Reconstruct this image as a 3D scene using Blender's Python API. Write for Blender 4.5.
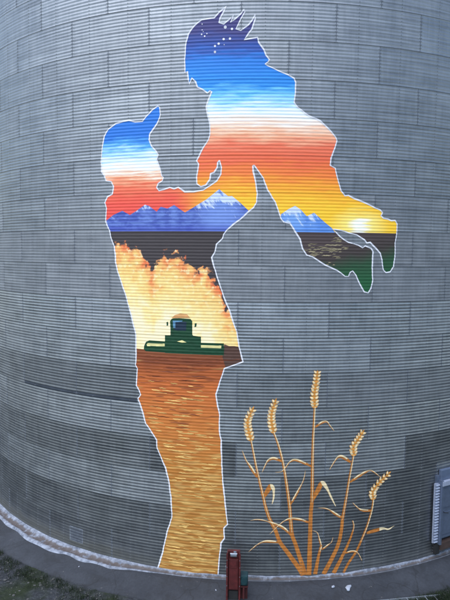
import bpy, bmesh, math, random
from mathutils import Matrix, Vector
import numpy as np

random.seed(7)
for o in list(bpy.data.objects):
    bpy.data.objects.remove(o)
scene = bpy.context.scene
COL = scene.collection

# ------------------------------------------------------------------ camera
R = 30 * 2.8575 / (2 * math.pi)          # a bin of thirty 9 ft 4.5 in sheets per ring
RING = 1.1164                            # height of one ring of sheets
SHEET = 2.8575
PITCH = RING / 11
CAM_POS = Vector((0.0, -30.469, 10.370))
YAW, PITCH_DOWN, ROLL = -0.043054, 0.082451, 0.009915
cd = bpy.data.cameras.new('camera')
cam = bpy.data.objects.new('camera', cd)
COL.objects.link(cam)
cd.sensor_fit = 'HORIZONTAL'
cd.sensor_width = 36
cd.lens = 36 * 545.485 / 450
cd.clip_start = 0.1
cd.clip_end = 5000
M1 = Matrix(((math.cos(YAW), -math.sin(YAW), 0), (math.sin(YAW), math.cos(YAW), 0), (0, 0, 1)))
M2 = Matrix(((1, 0, 0), (0, math.cos(PITCH_DOWN), -math.sin(PITCH_DOWN)), (0, math.sin(PITCH_DOWN), math.cos(PITCH_DOWN))))
M3 = Matrix(((math.cos(ROLL), 0, math.sin(ROLL)), (0, 1, 0), (-math.sin(ROLL), 0, math.cos(ROLL))))
MM = M3 @ M2 @ M1
right, fwd, up = MM[0], MM[1], MM[2]
rot = Matrix((right, up, -fwd)).transposed()
cam.matrix_world = Matrix.Translation(CAM_POS) @ rot.to_4x4()
scene.camera = cam

# ------------------------------------------------------------------ sky, sun, exposure
SUN_ELEV, SUN_AZ = math.radians(64), math.radians(222)      # azimuth from +Y, clockwise: high behind the camera, veiled by thin cloud
world = bpy.data.worlds.new('World')
scene.world = world
world.use_nodes = True
wn = world.node_tree.nodes
wl = world.node_tree.links
wn.clear()
sky = wn.new('ShaderNodeTexSky')
sky.sky_type = 'NISHITA'
sky.sun_disc = False
sky.sun_elevation = SUN_ELEV
sky.sun_rotation = SUN_AZ
sky.air_density = 1.2
sky.dust_density = 0.3
sky.ozone_density = 1.0
bg = wn.new('ShaderNodeBackground')
bg.inputs[1].default_value = 0.08
wo = wn.new('ShaderNodeOutputWorld')
wl.new(sky.outputs[0], bg.inputs[0])
wl.new(bg.outputs[0], wo.inputs[0])
ld = bpy.data.lights.new('sun', 'SUN')
ld.energy = 1.5
ld.angle = math.radians(80)
ld.color = (1.0, 0.97, 0.93)
sun = bpy.data.objects.new('sun', ld)
COL.objects.link(sun)
sd = Vector((math.sin(SUN_AZ) * math.cos(SUN_ELEV), math.cos(SUN_AZ) * math.cos(SUN_ELEV), math.sin(SUN_ELEV)))
sun.rotation_euler = sd.to_track_quat('Z', 'Y').to_euler()
sun.location = (-20, -40, 40)
vs = scene.view_settings
vs.view_transform = 'Standard'
vs.look = 'None'
vs.exposure = 1.7
vs.gamma = 1
vs.use_curve_mapping = False

# ------------------------------------------------------------------ mural layout: (arc length along the wall, height) in metres
MAN = [(0.12, 13.084), (0.078, 13.069), (0.095, 12.893), (0.192, 12.496), (0.223, 12.247), (0.212, 11.97), (0.111, 11.819), (-0.064, 11.667), (-0.29, 11.453), (-0.391, 11.386), (-0.695, 11.132), (-0.786, 11.003), (-0.822, 10.878), (-1.0, 10.696), (-1.051, 10.465), (-1.153, 10.286), (-1.072, 10.003), (-0.966, 9.646), (-0.726, 8.976), (-0.567, 8.615), (-0.46, 8.304), (-0.351, 7.993), (-0.268, 7.523), (-0.143, 7.052), (-0.73, 6.828), (-0.858, 6.397), (-0.988, 5.992), (-0.948, 5.753), (-0.858, 5.328), (-0.87, 4.843), (-0.803, 4.521), (-0.781, 3.87), (-0.731, 3.052), (-0.662, 2.528), (-0.571, 1.769), (-0.685, 1.629), (-0.669, 1.296), (-0.778, 1.121), (-0.837, 0.511), (-0.865, 0.019), (-2.888, 0.035), (-2.713, 0.647), (-2.575, 1.315), (-2.404, 1.845), (-2.439, 2.515), (-2.533, 3.142), (-2.618, 3.457), (-2.922, 4.12), (-2.932, 4.368), (-3.106, 4.627), (-3.313, 4.886), (-3.458, 5.37), (-3.589, 5.69), (-3.489, 5.818), (-3.545, 5.969), (-3.649, 6.115), (-3.604, 6.679), (-3.664, 6.783), (-3.645, 7.168), (-3.66, 7.82), (-3.837, 8.462), (-4.016, 9.048), (-4.317, 9.823), (-4.379, 10.116), (-4.416, 10.599), (-4.561, 10.921), (-4.59, 11.11), (-4.748, 11.404), (-4.709, 11.833), (-4.773, 12.021), (-4.675, 12.203), (-4.485, 12.283), (-4.439, 12.512), (-4.527, 12.674), (-4.716, 12.71), (-4.795, 12.897), (-4.89, 13.007), (-4.902, 13.325), (-4.851, 13.745), (-4.783, 14.105), (-4.625, 14.328), (-4.345, 14.475), (-4.073, 14.532), (-3.864, 14.543), (-3.661, 14.483), (-3.404, 14.489), (-3.261, 14.632), (-3.066, 14.811), (-2.884, 14.921), (-2.819, 14.872), (-2.802, 14.646), (-2.901, 14.401), (-3.067, 14.206), (-3.161, 14.083), (-3.178, 13.908), (-3.094, 13.727), (-2.958, 13.569), (-2.875, 13.438), (-2.928, 13.312), (-2.875, 13.185), (-2.792, 12.978), (-2.762, 12.8), (-2.697, 12.746), (-2.736, 12.646), (-2.875, 12.573), (-2.918, 12.444), (-2.845, 12.351), (-2.68, 12.387), (-2.49, 12.445), (-2.354, 12.397), (-2.221, 12.432), (-2.007, 12.301), (-1.743, 12.298), (-1.43, 12.347), (-1.223, 12.472), (-1.017, 12.621), (-0.893, 12.819), (-0.879, 13.02), (-0.937, 13.235)]
CHILD = [(-0.937, 13.235), (-0.988, 13.17), (-0.996, 13.021), (-1.096, 12.871), (-1.201, 12.836), (-1.224, 12.671), (-1.353, 12.497), (-1.509, 12.447), (-1.628, 12.539), (-1.639, 12.751), (-1.579, 13.127), (-1.642, 13.23), (-1.439, 13.625), (-1.286, 13.846), (-1.235, 13.994), (-1.243, 14.308), (-1.355, 14.835), (-1.267, 15.08), (-1.192, 15.271), (-1.245, 15.299), (-1.321, 15.228), (-1.475, 15.354), (-1.63, 15.424), (-1.683, 15.582), (-1.802, 15.696), (-1.888, 15.517), (-1.943, 15.888), (-2.021, 15.868), (-2.031, 16.139), (-2.014, 16.624), (-1.923, 16.982), (-1.741, 17.214), (-1.513, 17.369), (-1.134, 17.408), (-0.985, 17.559), (-0.789, 17.729), (-0.85, 17.577), (-0.959, 17.392), (-0.982, 17.273), (-0.847, 17.219), (-0.66, 17.357), (-0.551, 17.474), (-0.635, 17.261), (-0.511, 17.353), (-0.34, 17.492), (-0.241, 17.633), (-0.216, 17.553), (-0.338, 17.349), (-0.484, 17.066), (-0.334, 17.026), (-0.113, 17.18), (-0.014, 17.299), (0.09, 17.472), (0.092, 17.344), (-0.011, 17.059), (-0.23, 16.76), (-0.034, 16.787), (0.165, 16.82), (0.202, 16.676), (0.369, 16.461), (0.419, 16.317), (0.523, 16.182), (0.497, 16.116), (0.408, 16.052), (0.475, 16.006), (0.8, 15.865), (1.102, 15.748), (1.281, 15.657), (1.332, 15.536), (1.323, 15.221), (1.296, 14.952), (1.399, 14.808), (1.733, 14.573), (2.097, 14.438), (2.39, 14.2), (2.605, 13.962), (2.645, 13.866), (2.587, 13.663), (2.463, 13.336), (2.453, 13.126), (2.605, 13.041), (2.675, 12.79), (2.809, 12.367), (2.95, 12.22), (3.057, 12.238), (3.253, 12.14), (3.533, 12.056), (3.937, 11.89), (4.141, 11.828), (4.232, 11.744), (4.176, 11.64), (4.267, 11.565), (4.417, 11.541), (4.545, 11.494), (4.69, 11.514), (4.768, 11.409), (4.77, 11.107), (4.709, 10.79), (4.733, 10.474), (4.688, 10.049), (4.573, 9.889), (4.422, 9.854), (4.318, 9.943), (4.26, 10.258), (4.191, 10.469), (4.038, 10.624), (3.83, 10.802), (3.718, 10.785), (3.629, 10.886), (3.372, 11.028), (3.091, 11.1), (2.844, 11.163), (2.607, 11.19), (2.824, 10.966), (3.1, 10.792), (3.435, 10.719), (3.58, 10.627), (3.663, 10.697), (3.864, 10.622), (3.937, 10.516), (3.926, 10.046), (3.959, 9.627), (3.908, 9.374), (3.816, 9.223), (3.677, 9.249), (3.505, 9.524), (3.381, 9.784), (3.267, 9.915), (3.185, 9.861), (3.132, 9.742), (3.023, 9.742), (2.746, 9.937), (2.501, 10.028), (2.229, 10.165), (1.962, 10.341), (1.778, 10.392), (1.643, 10.584), (1.559, 10.873), (1.399, 11.099), (1.24, 11.352), (1.061, 11.384), (0.97, 11.473), (0.768, 11.999), (0.534, 12.348), (0.401, 12.698), (0.12, 13.084)]
MOUNTAINS_MAN = [(-4.732, 11.427), (-4.461, 11.614), (-4.12, 11.742), (-3.85, 11.605), (-3.613, 11.734), (-3.325, 11.92), (-3.188, 11.883), (-2.929, 11.697), (-2.792, 11.85), (-2.571, 11.792), (-2.352, 11.898), (-2.165, 11.767), (-2.004, 11.665), (-1.741, 11.817), (-1.322, 12.067), (-0.938, 12.368), (-0.811, 12.268), (-0.656, 12.154), (-0.543, 12.163), (-0.297, 11.967), (-0.019, 11.712), (-0.29, 11.453), (-0.391, 11.386), (-0.695, 11.132), (-0.716, 11.091), (-4.59, 11.091), (-4.748, 11.404)]
MOUNTAINS_CHILD = [(0.958, 11.51), (0.958, 11.624), (1.179, 11.778), (1.383, 11.884), (1.564, 11.769), (1.752, 11.572), (1.977, 11.685), (2.144, 11.542), (2.357, 11.369), (2.549, 11.229), (2.657, 11.091), (1.38, 11.091), (1.24, 11.352), (1.061, 11.384)]
STARS = [(-1.497, 17.247, 0.018), (-1.495, 17.079, 0.015), (-1.51, 16.95, 0.024), (-1.418, 16.896, 0.024), (-1.349, 16.965, 0.018), (-1.462, 17.029, 0.012), (-0.798, 17.131, 0.045), (-0.597, 17.074, 0.036), (-0.843, 16.788, 0.036), (-0.654, 16.797, 0.036), (-0.992, 16.66, 0.036), (-1.103, 16.6, 0.033), (-0.826, 16.628, 0.015), (-1.102, 16.426, 0.036)]
BROWN = [(-0.737, 7.591), (-0.586, 7.538), (-0.43, 7.542), (-0.268, 7.523), (-0.143, 7.052), (-0.689, 6.855), (-0.787, 7.185)]
COMBINE = {'body': [[(-2.649, 7.24), (-2.65, 7.812), (-2.464, 7.82), (-2.464, 8.018), (-2.479, 8.266), (-2.428, 8.338), (-2.333, 8.377), (-1.811, 8.359), (-1.754, 8.29), (-1.751, 7.868), (-1.723, 7.834), (-1.473, 7.807), (-1.472, 7.617), (-0.747, 7.618), (-0.744, 7.239)]], 'header': [[(-3.359, 7.438), (-3.296, 7.565), (-3.18, 7.621), (-2.642, 7.612), (-2.642, 7.255), (-3.313, 7.261), (-3.375, 7.329)], [(-0.817, 7.595), (-0.732, 7.513), (-0.744, 7.288), (-0.814, 7.237)]], 'mirror': [[(-2.598, 8.226), (-2.546, 8.249), (-2.538, 8.129), (-2.59, 8.113)], [(-1.675, 8.222), (-1.611, 8.231), (-1.624, 8.119), (-1.681, 8.103)]], 'roof': [[(-2.428, 8.359), (-2.333, 8.462), (-2.136, 8.524), (-1.919, 8.503), (-1.826, 8.393)]], 'glass': [[(-2.376, 8.269), (-1.94, 8.263), (-1.953, 7.981), (-2.332, 7.981)]], 'glint': [[(-2.391, 8.29), (-2.063, 8.301), (-2.085, 8.266), (-2.303, 8.244), (-2.302, 8.06), (-2.376, 8.057)]], 'cream': [[(-3.281, 7.479), (-3.234, 7.525), (-2.657, 7.54), (-2.657, 7.454), (-3.25, 7.43)], [(-1.471, 7.54), (-0.824, 7.546), (-0.83, 7.462), (-1.471, 7.462)], [(-2.243, 7.63), (-2.082, 7.672), (-1.937, 7.614), (-2.082, 7.594)]]}
WHEAT = [{'ear': [(0.141, 4.553), (0.051, 4.906), (0.038, 5.196), (0.19, 5.569)], 'stem': [(0.141, 4.553), (0.344, 3.581), (0.558, 2.699), (0.626, 2.402), (0.761, 2.006), (0.96, 1.607), (1.118, 1.206), (1.384, 0.833), (1.763, 0.292), (1.89, 0.073)], 'w': (0.048, 0.139), 'leaves': [([(0.348, 3.352), (0.121, 3.707), (-0.008, 3.9), (-0.133, 4.205)], 0.079), ([(0.58, 2.699), (0.719, 2.963), (0.788, 3.062), (0.872, 2.964), (0.886, 2.7), (0.839, 2.47)], 0.127), ([(1.118, 1.189), (0.86, 1.224), (0.603, 1.223), (0.39, 1.12), (0.118, 0.875)], 0.073)]}, {'ear': [(0.846, 4.82), (0.777, 5.175), (0.788, 5.464), (0.898, 5.839)], 'stem': [(0.846, 4.82), (1.029, 4.335), (1.201, 3.641), (1.394, 2.455), (1.442, 1.967), (1.501, 1.456), (1.615, 1.139), (1.744, 0.755), (1.895, 0.286), (1.939, 0.071)], 'w': (0.055, 0.133), 'leaves': [([(1.117, 3.88), (0.868, 3.968), (0.697, 3.902), (0.596, 3.725), (0.504, 3.502)], 0.079), ([(1.417, 2.432), (1.644, 2.846), (1.83, 3.236), (1.888, 3.556)], 0.067), ([(1.469, 1.434), (1.239, 1.661), (0.979, 1.797), (0.592, 1.929), (0.336, 1.955), (0.155, 1.914)], 0.076)]}, {'ear': [(2.144, 5.613), (2.122, 5.999), (2.168, 6.383), (2.202, 6.724)], 'stem': [(2.141, 5.613), (2.128, 4.967), (2.115, 4.546), (2.115, 3.707), (2.128, 2.609), (2.099, 2.145), (2.092, 1.354), (2.089, 0.469), (2.078, 0.064)], 'w': (0.058, 0.145), 'leaves': [([(2.154, 4.951), (2.395, 5.112), (2.549, 5.126), (2.661, 4.992), (2.806, 4.814)], 0.067), ([(2.103, 3.681), (1.797, 3.827), (1.538, 3.917), (1.367, 3.835), (1.242, 3.66), (1.117, 3.537), (0.933, 3.511)], 0.073), ([(2.139, 2.575), (2.318, 2.908), (2.445, 3.124), (2.606, 2.94), (2.769, 2.618), (2.918, 2.331)], 0.133), ([(2.091, 1.812), (1.774, 1.941), (1.458, 1.983), (1.234, 1.904), (1.044, 1.74), (0.785, 1.474)], 0.067)]}, {'ear': [(3.497, 3.987), (3.478, 4.252), (3.61, 4.475), (3.794, 4.743)], 'stem': [(3.486, 3.987), (3.393, 3.42), (3.305, 2.794), (3.213, 2.175), (3.17, 1.91), (3.14, 1.508), (3.041, 1.02), (2.825, 0.543), (2.573, 0.064)], 'w': (0.052, 0.139), 'leaves': [([(3.39, 3.762), (3.134, 3.938), (2.974, 3.963), (2.843, 3.822), (2.686, 3.564)], 0.091), ([(3.393, 3.097), (3.677, 3.268), (3.953, 3.401), (4.152, 3.41), (4.465, 3.176)], 0.085), ([(3.18, 1.909), (2.967, 2.037), (2.712, 2.222), (2.533, 2.29), (2.333, 2.307)], 0.073)]}, {'ear': [(4.234, 2.447), (4.224, 2.702), (4.453, 2.998), (4.813, 3.263)], 'stem': [(4.241, 2.446), (4.199, 2.087), (4.046, 1.56), (3.869, 1.128), (3.689, 0.739), (3.418, 0.359), (3.252, 0.052)], 'w': (0.058, 0.079), 'leaves': [([(4.192, 2.061), (3.836, 2.117), (3.665, 2.235), (3.501, 2.402)], 0.073), ([(4.036, 1.312), (4.347, 1.365), (4.646, 1.393), (4.852, 1.339), (5.071, 1.426)], 0.103), ([(3.291, 0.714), (3.546, 0.755), (3.741, 0.664), (3.897, 0.387)], 0.055)]}, {'ear': None, 'stem': [(3.521, 1.794), (3.568, 1.613), (3.526, 1.394), (3.397, 1.043), (3.207, 0.637), (2.913, 0.069)], 'w': (0.036, 0.133), 'leaves': []}, {'ear': None, 'stem': [(2.465, 1.02), (2.395, 0.721), (2.288, 0.085)], 'w': (0.067, 0.121), 'leaves': [([(2.493, 0.951), (2.402, 1.25), (2.33, 1.476), (2.186, 1.557)], 0.052), ([(2.491, 0.9), (2.676, 1.029), (2.809, 1.13), (2.862, 1.295)], 0.052)]}]
RAMP_MAN = [(14.959, (40, 115, 205)), (14.045, (35, 108, 198)), (13.8, (80, 158, 224)), (13.493, (170, 212, 240)), (13.155, (232, 240, 243)), (12.969, (247, 228, 210)), (12.753, (236, 155, 118)), (12.474, (230, 108, 78)), (12.007, (226, 82, 66)), (11.098, (214, 66, 70))]
RAMP_CHILD = [(17.748, (66, 58, 108)), (17.035, (62, 62, 118)), (16.518, (48, 82, 160)), (16.172, (40, 118, 205)), (15.477, (42, 135, 222)), (15.215, (105, 185, 236)), (14.952, (155, 208, 241)), (14.747, (218, 236, 246)), (14.483, (248, 241, 234)), (14.248, (246, 208, 184)), (13.983, (240, 170, 134)), (13.658, (229, 112, 82)), (13.242, (226, 100, 66)), (12.795, (236, 126, 56)), (12.347, (246, 166, 46)), (11.896, (250, 190, 50)), (11.109, (250, 196, 48))]
CLOUD_TOP = [(-4.519, 10.524), (-4.292, 10.718), (-4.072, 10.687), (-3.784, 10.592), (-3.502, 10.53), (-3.364, 10.152), (-3.089, 9.902), (-2.919, 10.157), (-2.685, 10.317), (-2.421, 10.413), (-2.16, 10.291), (-1.902, 10.201), (-1.677, 9.893), (-1.424, 10.02), (-1.203, 9.869), (-0.949, 9.438), (-0.693, 8.79)]
HORIZON = 11.103
STUBBLE_TOP = 7.245
SUN_PAINT = (3.473, 11.307)
BLEND_S = (-2.425, -0.85)
STUBBLE_EDGE = (-3.619, 7.327, -0.0281)
GLINTS = [(2.127, 10.672, 0.364), (2.603, 10.77, 0.424), (2.924, 10.866, 0.242), (2.384, 10.582, 0.485), (1.943, 10.486, 0.303), (2.675, 10.493, 0.364), (2.197, 10.396, 0.364), (2.519, 10.307, 0.303), (2.833, 10.649, 0.303), (3.032, 10.559, 0.212), (2.29, 10.489, 0.182), (2.776, 10.371, 0.242), (2.651, 10.184, 0.212), (2.066, 10.579, 0.182)]
PATCH = [(-6.432, 0.761), (-5.87, 0.795), (-5.832, 0.296), (-6.393, 0.256)]
JOINT_SHADOW = (-8.859, -3.626)
CRUMBS = [(3.274, -13.838, 0.12, 'largest pale foam scrap on the concrete below the rightmost wheat stalk'), (2.803, -13.829, 0.06, 'small foam scrap left of the largest one, below the wheat'), (-0.894, -14.19, 0.03, 'tiny foam scrap on the concrete left of the red auger'), (-5.571, -13.152, 0.025, 'tiny pale foam crumb on the concrete, far left')]
LADDER_END = (6.154, -13.823, -0.255)
LADDER_ROT = 0.2018

# ------------------------------------------------------------------ helpers
def lin(c):
    return tuple(((v / 255) / 12.92 if v / 255 <= 0.04045 else ((v / 255 + 0.055) / 1.055) ** 2.4) for v in c) + (1.0,)

class NT:
    """small node-building helper"""
    def __init__(self, name, rough=0.6, metal=0.0, spec=0.5):
        self.m = bpy.data.materials.new(name)
        self.m.use_nodes = True
        self.n = self.m.node_tree.nodes
        self.l = self.m.node_tree.links
        self.b = self.n['Principled BSDF']
        self.b.inputs['Roughness'].default_value = rough
        self.b.inputs['Metallic'].default_value = metal
        self.b.inputs['Specular IOR Level'].default_value = spec
    def put(self, sock, v):
        if hasattr(v, 'links'):
            self.l.new(v, sock)
        else:
            sock.default_value = v
    def node(self, t, **kw):
        x = self.n.new(t)
        for k, v in kw.items():
            setattr(x, k, v)
        return x
    def math(self, op, a, b=0.0, clamp=False):
        x = self.node('ShaderNodeMath', operation=op, use_clamp=clamp)
        self.put(x.inputs[0], a); self.put(x.inputs[1], b)
        return x.outputs[0]
    def mix(self, f, a, b, mode='MIX'):
        x = self.node('ShaderNodeMix', data_type='RGBA', blend_type=mode)
        self.put(x.inputs[0], f); self.put(x.inputs[6], a); self.put(x.inputs[7], b)
        return x.outputs[2]
    def smooth(self, v, a, b, lo=0.0, hi=1.0):
        x = self.node('ShaderNodeMapRange', interpolation_type='SMOOTHSTEP')
        self.put(x.inputs[0], v)
        x.inputs[1].default_value = a; x.inputs[2].default_value = b
        x.inputs[3].default_value = lo; x.inputs[4].default_value = hi
        return x.outputs[0]
    def ramp(self, v, stops, interp='LINEAR'):
        x = self.node('ShaderNodeValToRGB')
        self.put(x.inputs[0], v)
        cr = x.color_ramp
        cr.interpolation = interp
        stops = sorted(stops, key=lambda q: q[0])
        while len(cr.elements) < len(stops):
            cr.elements.new(1.0)
        for e, (p, c) in zip(cr.elements, stops):
            e.position = p
            e.color = c
        return x.outputs[0]
    def zramp(self, z, stops, interp='LINEAR'):
        """colour ramp over heights in metres with sRGB colours"""
        zs = [q[0] for q in stops]
        z0, z1 = min(zs), max(zs)
        f = self.math('DIVIDE', self.math('SUBTRACT', z, z0), z1 - z0)
        return self.ramp(f, [((q - z0) / (z1 - z0), lin(c)) for q, c in stops], interp)
    def noise(self, vec, scale, detail=3.0, rough=0.55, dist=0.0):
        x = self.node('ShaderNodeTexNoise')
        self.put(x.inputs['Vector'], vec)
        x.inputs['Scale'].default_value = scale
        x.inputs['Detail'].default_value = detail
        x.inputs['Roughness'].default_value = rough
        x.inputs['Distortion'].default_value = dist
        return x.outputs[0]
    def mapping(self, vec, scale=(1, 1, 1), loc=(0, 0, 0)):
        x = self.node('ShaderNodeMapping')
        self.put(x.inputs[0], vec)
        x.inputs[1].default_value = loc
        x.inputs[3].default_value = scale
        return x.outputs[0]
    def uv(self):
        return self.node('ShaderNodeUVMap', uv_map='wall').outputs[0]
    def obj(self):
        return self.node('ShaderNodeTexCoord').outputs['Object']
    def sep(self, v):
        x = self.node('ShaderNodeSeparateXYZ')
        self.put(x.inputs[0], v)
        return x.outputs
    def bump(self, h, strength=0.2, dist=0.02):
        x = self.node('ShaderNodeBump')
        x.inputs['Strength'].default_value = strength
        x.inputs['Distance'].default_value = dist
        self.put(x.inputs['Height'], h)
        self.l.new(x.outputs[0], self.b.inputs['Normal'])
    def color(self, c):
        self.put(self.b.inputs['Base Color'], c)
    def rough(self, c):
        self.put(self.b.inputs['Roughness'], c)

def link(name, me, mats, parent=None):
    o = bpy.data.objects.new(name, me)
    COL.objects.link(o)
    for m in (mats if isinstance(mats, (list, tuple)) else [mats]):
        if m.name not in [q.name for q in me.materials if q]:
            me.materials.append(m)
    if parent:
        o.parent = parent
    return o

def mesh_from(verts, faces, name, smooth=True):
    me = bpy.data.meshes.new(name)
    me.from_pydata([tuple(map(float, v)) for v in verts], [], faces)
    if smooth:
        me.polygons.foreach_set('use_smooth', [True] * len(me.polygons))
    me.update()
    return me

def empty(name, loc=(0, 0, 0), rz=0):
    o = bpy.data.objects.new(name, None)
    o.empty_display_size = 0.3
    COL.objects.link(o)
    o.location = loc
    o.rotation_euler = (0, 0, rz)
    return o

def tag(o, label, cat, group=None, kind=None):
    if label: o['label'] = label
    if cat: o['category'] = cat
    if group: o['group'] = group
    if kind: o['kind'] = kind
    return o

def box(bm, c, size, rot=None, bevel=0.0):
    r = bmesh.ops.create_cube(bm, size=1.0)
    vs_ = r['verts']
    m = Matrix.Translation(Vector(c)) @ (rot.to_4x4() if rot else Matrix.Identity(4)) @ Matrix.Diagonal((*size, 1))
    bmesh.ops.transform(bm, matrix=m, verts=vs_)
    if bevel:
        es = list({e for v in vs_ for e in v.link_edges})
        bmesh.ops.bevel(bm, geom=es, offset=bevel, segments=2, affect='EDGES', profile=0.7)

def cyl(bm, p0, p1, r, seg=12, r2=None):
    p0, p1 = Vector(p0), Vector(p1)
    d = p1 - p0
    q = d.to_track_quat('Z', 'Y').to_matrix().to_4x4()
    bmesh.ops.create_cone(bm, cap_ends=True, segments=seg, radius1=r, radius2=r if r2 is None else r2,
                          depth=d.length, matrix=Matrix.Translation((p0 + p1) / 2) @ q)

def bm_obj(name, bm, mats, parent=None, smooth=False):
    me = bpy.data.meshes.new(name)
    bm.to_mesh(me)
    bm.free()
    if smooth:
        me.polygons.foreach_set('use_smooth', [True] * len(me.polygons))
    return link(name, me, mats, parent)

def on_wall(s, z, r=R):
    t = s / R
    return (r * math.sin(t), -r * math.cos(t), z)

# corrugated profile of the wall, piecewise linear
SUB = 8
AMP = 0.0038
LAP = 0.005
LEV = np.linspace(0, RING, 11 * SUB + 1)
PROF = AMP * np.cos(2 * np.pi * LEV / PITCH - 0.6) + LAP * (1 - LEV / RING)
def r_wall(z):
    k = math.floor(z / RING)
    return R + float(np.interp(z - k * RING, LEV, PROF))

GRID = SHEET / 12
def conform(polys, name, mats, parent):
    """lay flat shapes (arc length, height) on the corrugated wall as a coat of paint: polys = [(points, material index, lift)]"""
    V, F, MI, UV = [], [], [], []
    cache = {}
    def vert(s, z, lift, eps):
        key = (round(s, 5), round(z, 5), round(lift, 5), eps)
        if key in cache:
            return cache[key]
        V.append(on_wall(s, z, r_wall(z + eps) + lift))
        UV.append((s, z))
        cache[key] = len(V) - 1
        return cache[key]
    for pts, mi, lift in polys:
        n = len(pts)
        zmin = min(p[1] for p in pts); zmax = max(p[1] for p in pts)
        lev = {round(p[1], 6) for p in pts}
        k0, k1 = math.floor(zmin / RING) - 1, math.floor(zmax / RING) + 1
        for k in range(k0, k1 + 1):
            for q in LEV:
                zz = k * RING + float(q)
                if zmin < zz < zmax:
                    lev.add(round(zz, 6))
        lev = sorted(lev)
        # drop near-duplicates
        L = [lev[0]]
        for q in lev[1:]:
            if q - L[-1] > 1e-5:
                L.append(q)
        for a, b in zip(L[:-1], L[1:]):
            mid = (a + b) / 2
            row = math.floor(mid / RING)
            ea = 1e-5 if (a - row * RING) < 2e-4 else 0
            eb = -1e-5 if ((row + 1) * RING - b) < 2e-4 else 0
            xs = []
            for i in range(n):
                (s0, z0), (s1, z1) = pts[i], pts[(i + 1) % n]
                if (z0 <= mid) != (z1 <= mid):
                    f = lambda z: s0 + (s1 - s0) * (z - z0) / (z1 - z0)
                    xs.append((f(mid), f(a), f(b)))
            xs.sort()
            for (_, la, lb), (_, ra, rb) in zip(xs[0::2], xs[1::2]):
                lo, hi = max(la, lb), min(ra, rb)
                cuts = [c * GRID for c in range(math.ceil(lo / GRID + 1e-6), math.floor(hi / GRID - 1e-6) + 1)] if hi - lo > 0.02 else []
                A = [la] + cuts + [ra]
                B = [lb] + cuts + [rb]
                for i in range(len(A) - 1):
                    q = [vert(A[i], a, lift, ea), vert(A[i + 1], a, lift, ea), vert(B[i + 1], b, lift, eb), vert(B[i], b, lift, eb)]
                    q = [v for j, v in enumerate(q) if v != q[j - 1]]
                    if len(q) >= 3 and len(set(q)) == len(q):
                        F.append(q)
                        MI.append(mi)
    me = bpy.data.meshes.new(name)
    me.from_pydata(V, [], F)
    me.polygons.foreach_set('use_smooth', [True] * len(F))
    me.polygons.foreach_set('material_index', MI)
    u = me.uv_layers.new(name='wall')
    idx = np.zeros(len(me.loops), dtype=np.int32)
    me.loops.foreach_get('vertex_index', idx)
    u.data.foreach_set('uv', np.array(UV, dtype=np.float32)[idx].ravel())
    me.update()
    o = bpy.data.objects.new(name, me)
    COL.objects.link(o)
    for m in (mats if isinstance(mats, (list, tuple)) else [mats]):
        me.materials.append(m)
    o.parent = parent
    return o

def smooth_path(pts, n=5):
    P_ = [np.array(p, float) for p in pts]
    P_ = [2 * P_[0] - P_[1]] + P_ + [2 * P_[-1] - P_[-2]]
    out = []
    for i in range(1, len(P_) - 2):
        for k in range(n):
            t = k / n
            a, b, c, d = P_[i - 1:i + 3]
            out.append(0.5 * ((2 * b) + (c - a) * t + (2 * a - 5 * b + 4 * c - d) * t * t + (3 * b - a - 3 * c + d) * t ** 3))
    out.append(P_[-2])
    return out

def stroke(path, width, mi, lift, side=(-0.5, 0.5), jitter=0.0, rng=None):
    """quads along a path; width(t) in metres; side chooses which part of the width is painted"""
    path = [np.array(p, float) for p in path]
    n = len(path)
    dirs = []
    for i in range(n):
        d = path[min(i + 1, n - 1)] - path[max(i - 1, 0)]
        dirs.append(d / (np.linalg.norm(d) + 1e-9))
    segs = [np.linalg.norm(path[i + 1] - path[i]) for i in range(n - 1)]
    tot = sum(segs)
    acc, out, prev = 0.0, [], None
    for i in range(n):
        t = acc / tot
        if i < n - 1:
            acc += segs[i]
        nrm = np.array((-dirs[i][1], dirs[i][0]))
        w = width(t)
        j = (rng.uniform(-1, 1) * jitter if rng else 0)
        a = path[i] + nrm * (w * side[0] + j)
        b = path[i] + nrm * (w * side[1] + j)
        if prev is not None:
            out.append(([tuple(prev[0]), tuple(a), tuple(b), tuple(prev[1])], mi, lift + (i % 3) * 0.0003))
        prev = (a, b)
    return out

def inside(p, poly):
    x, y = p
    c = False
    for i in range(len(poly)):
        (x0, y0), (x1, y1) = poly[i], poly[i - 1]
        if (y0 > y) != (y1 > y) and x < (x1 - x0) * (y - y0) / (y1 - y0) + x0:
            c = not c
    return c

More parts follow.
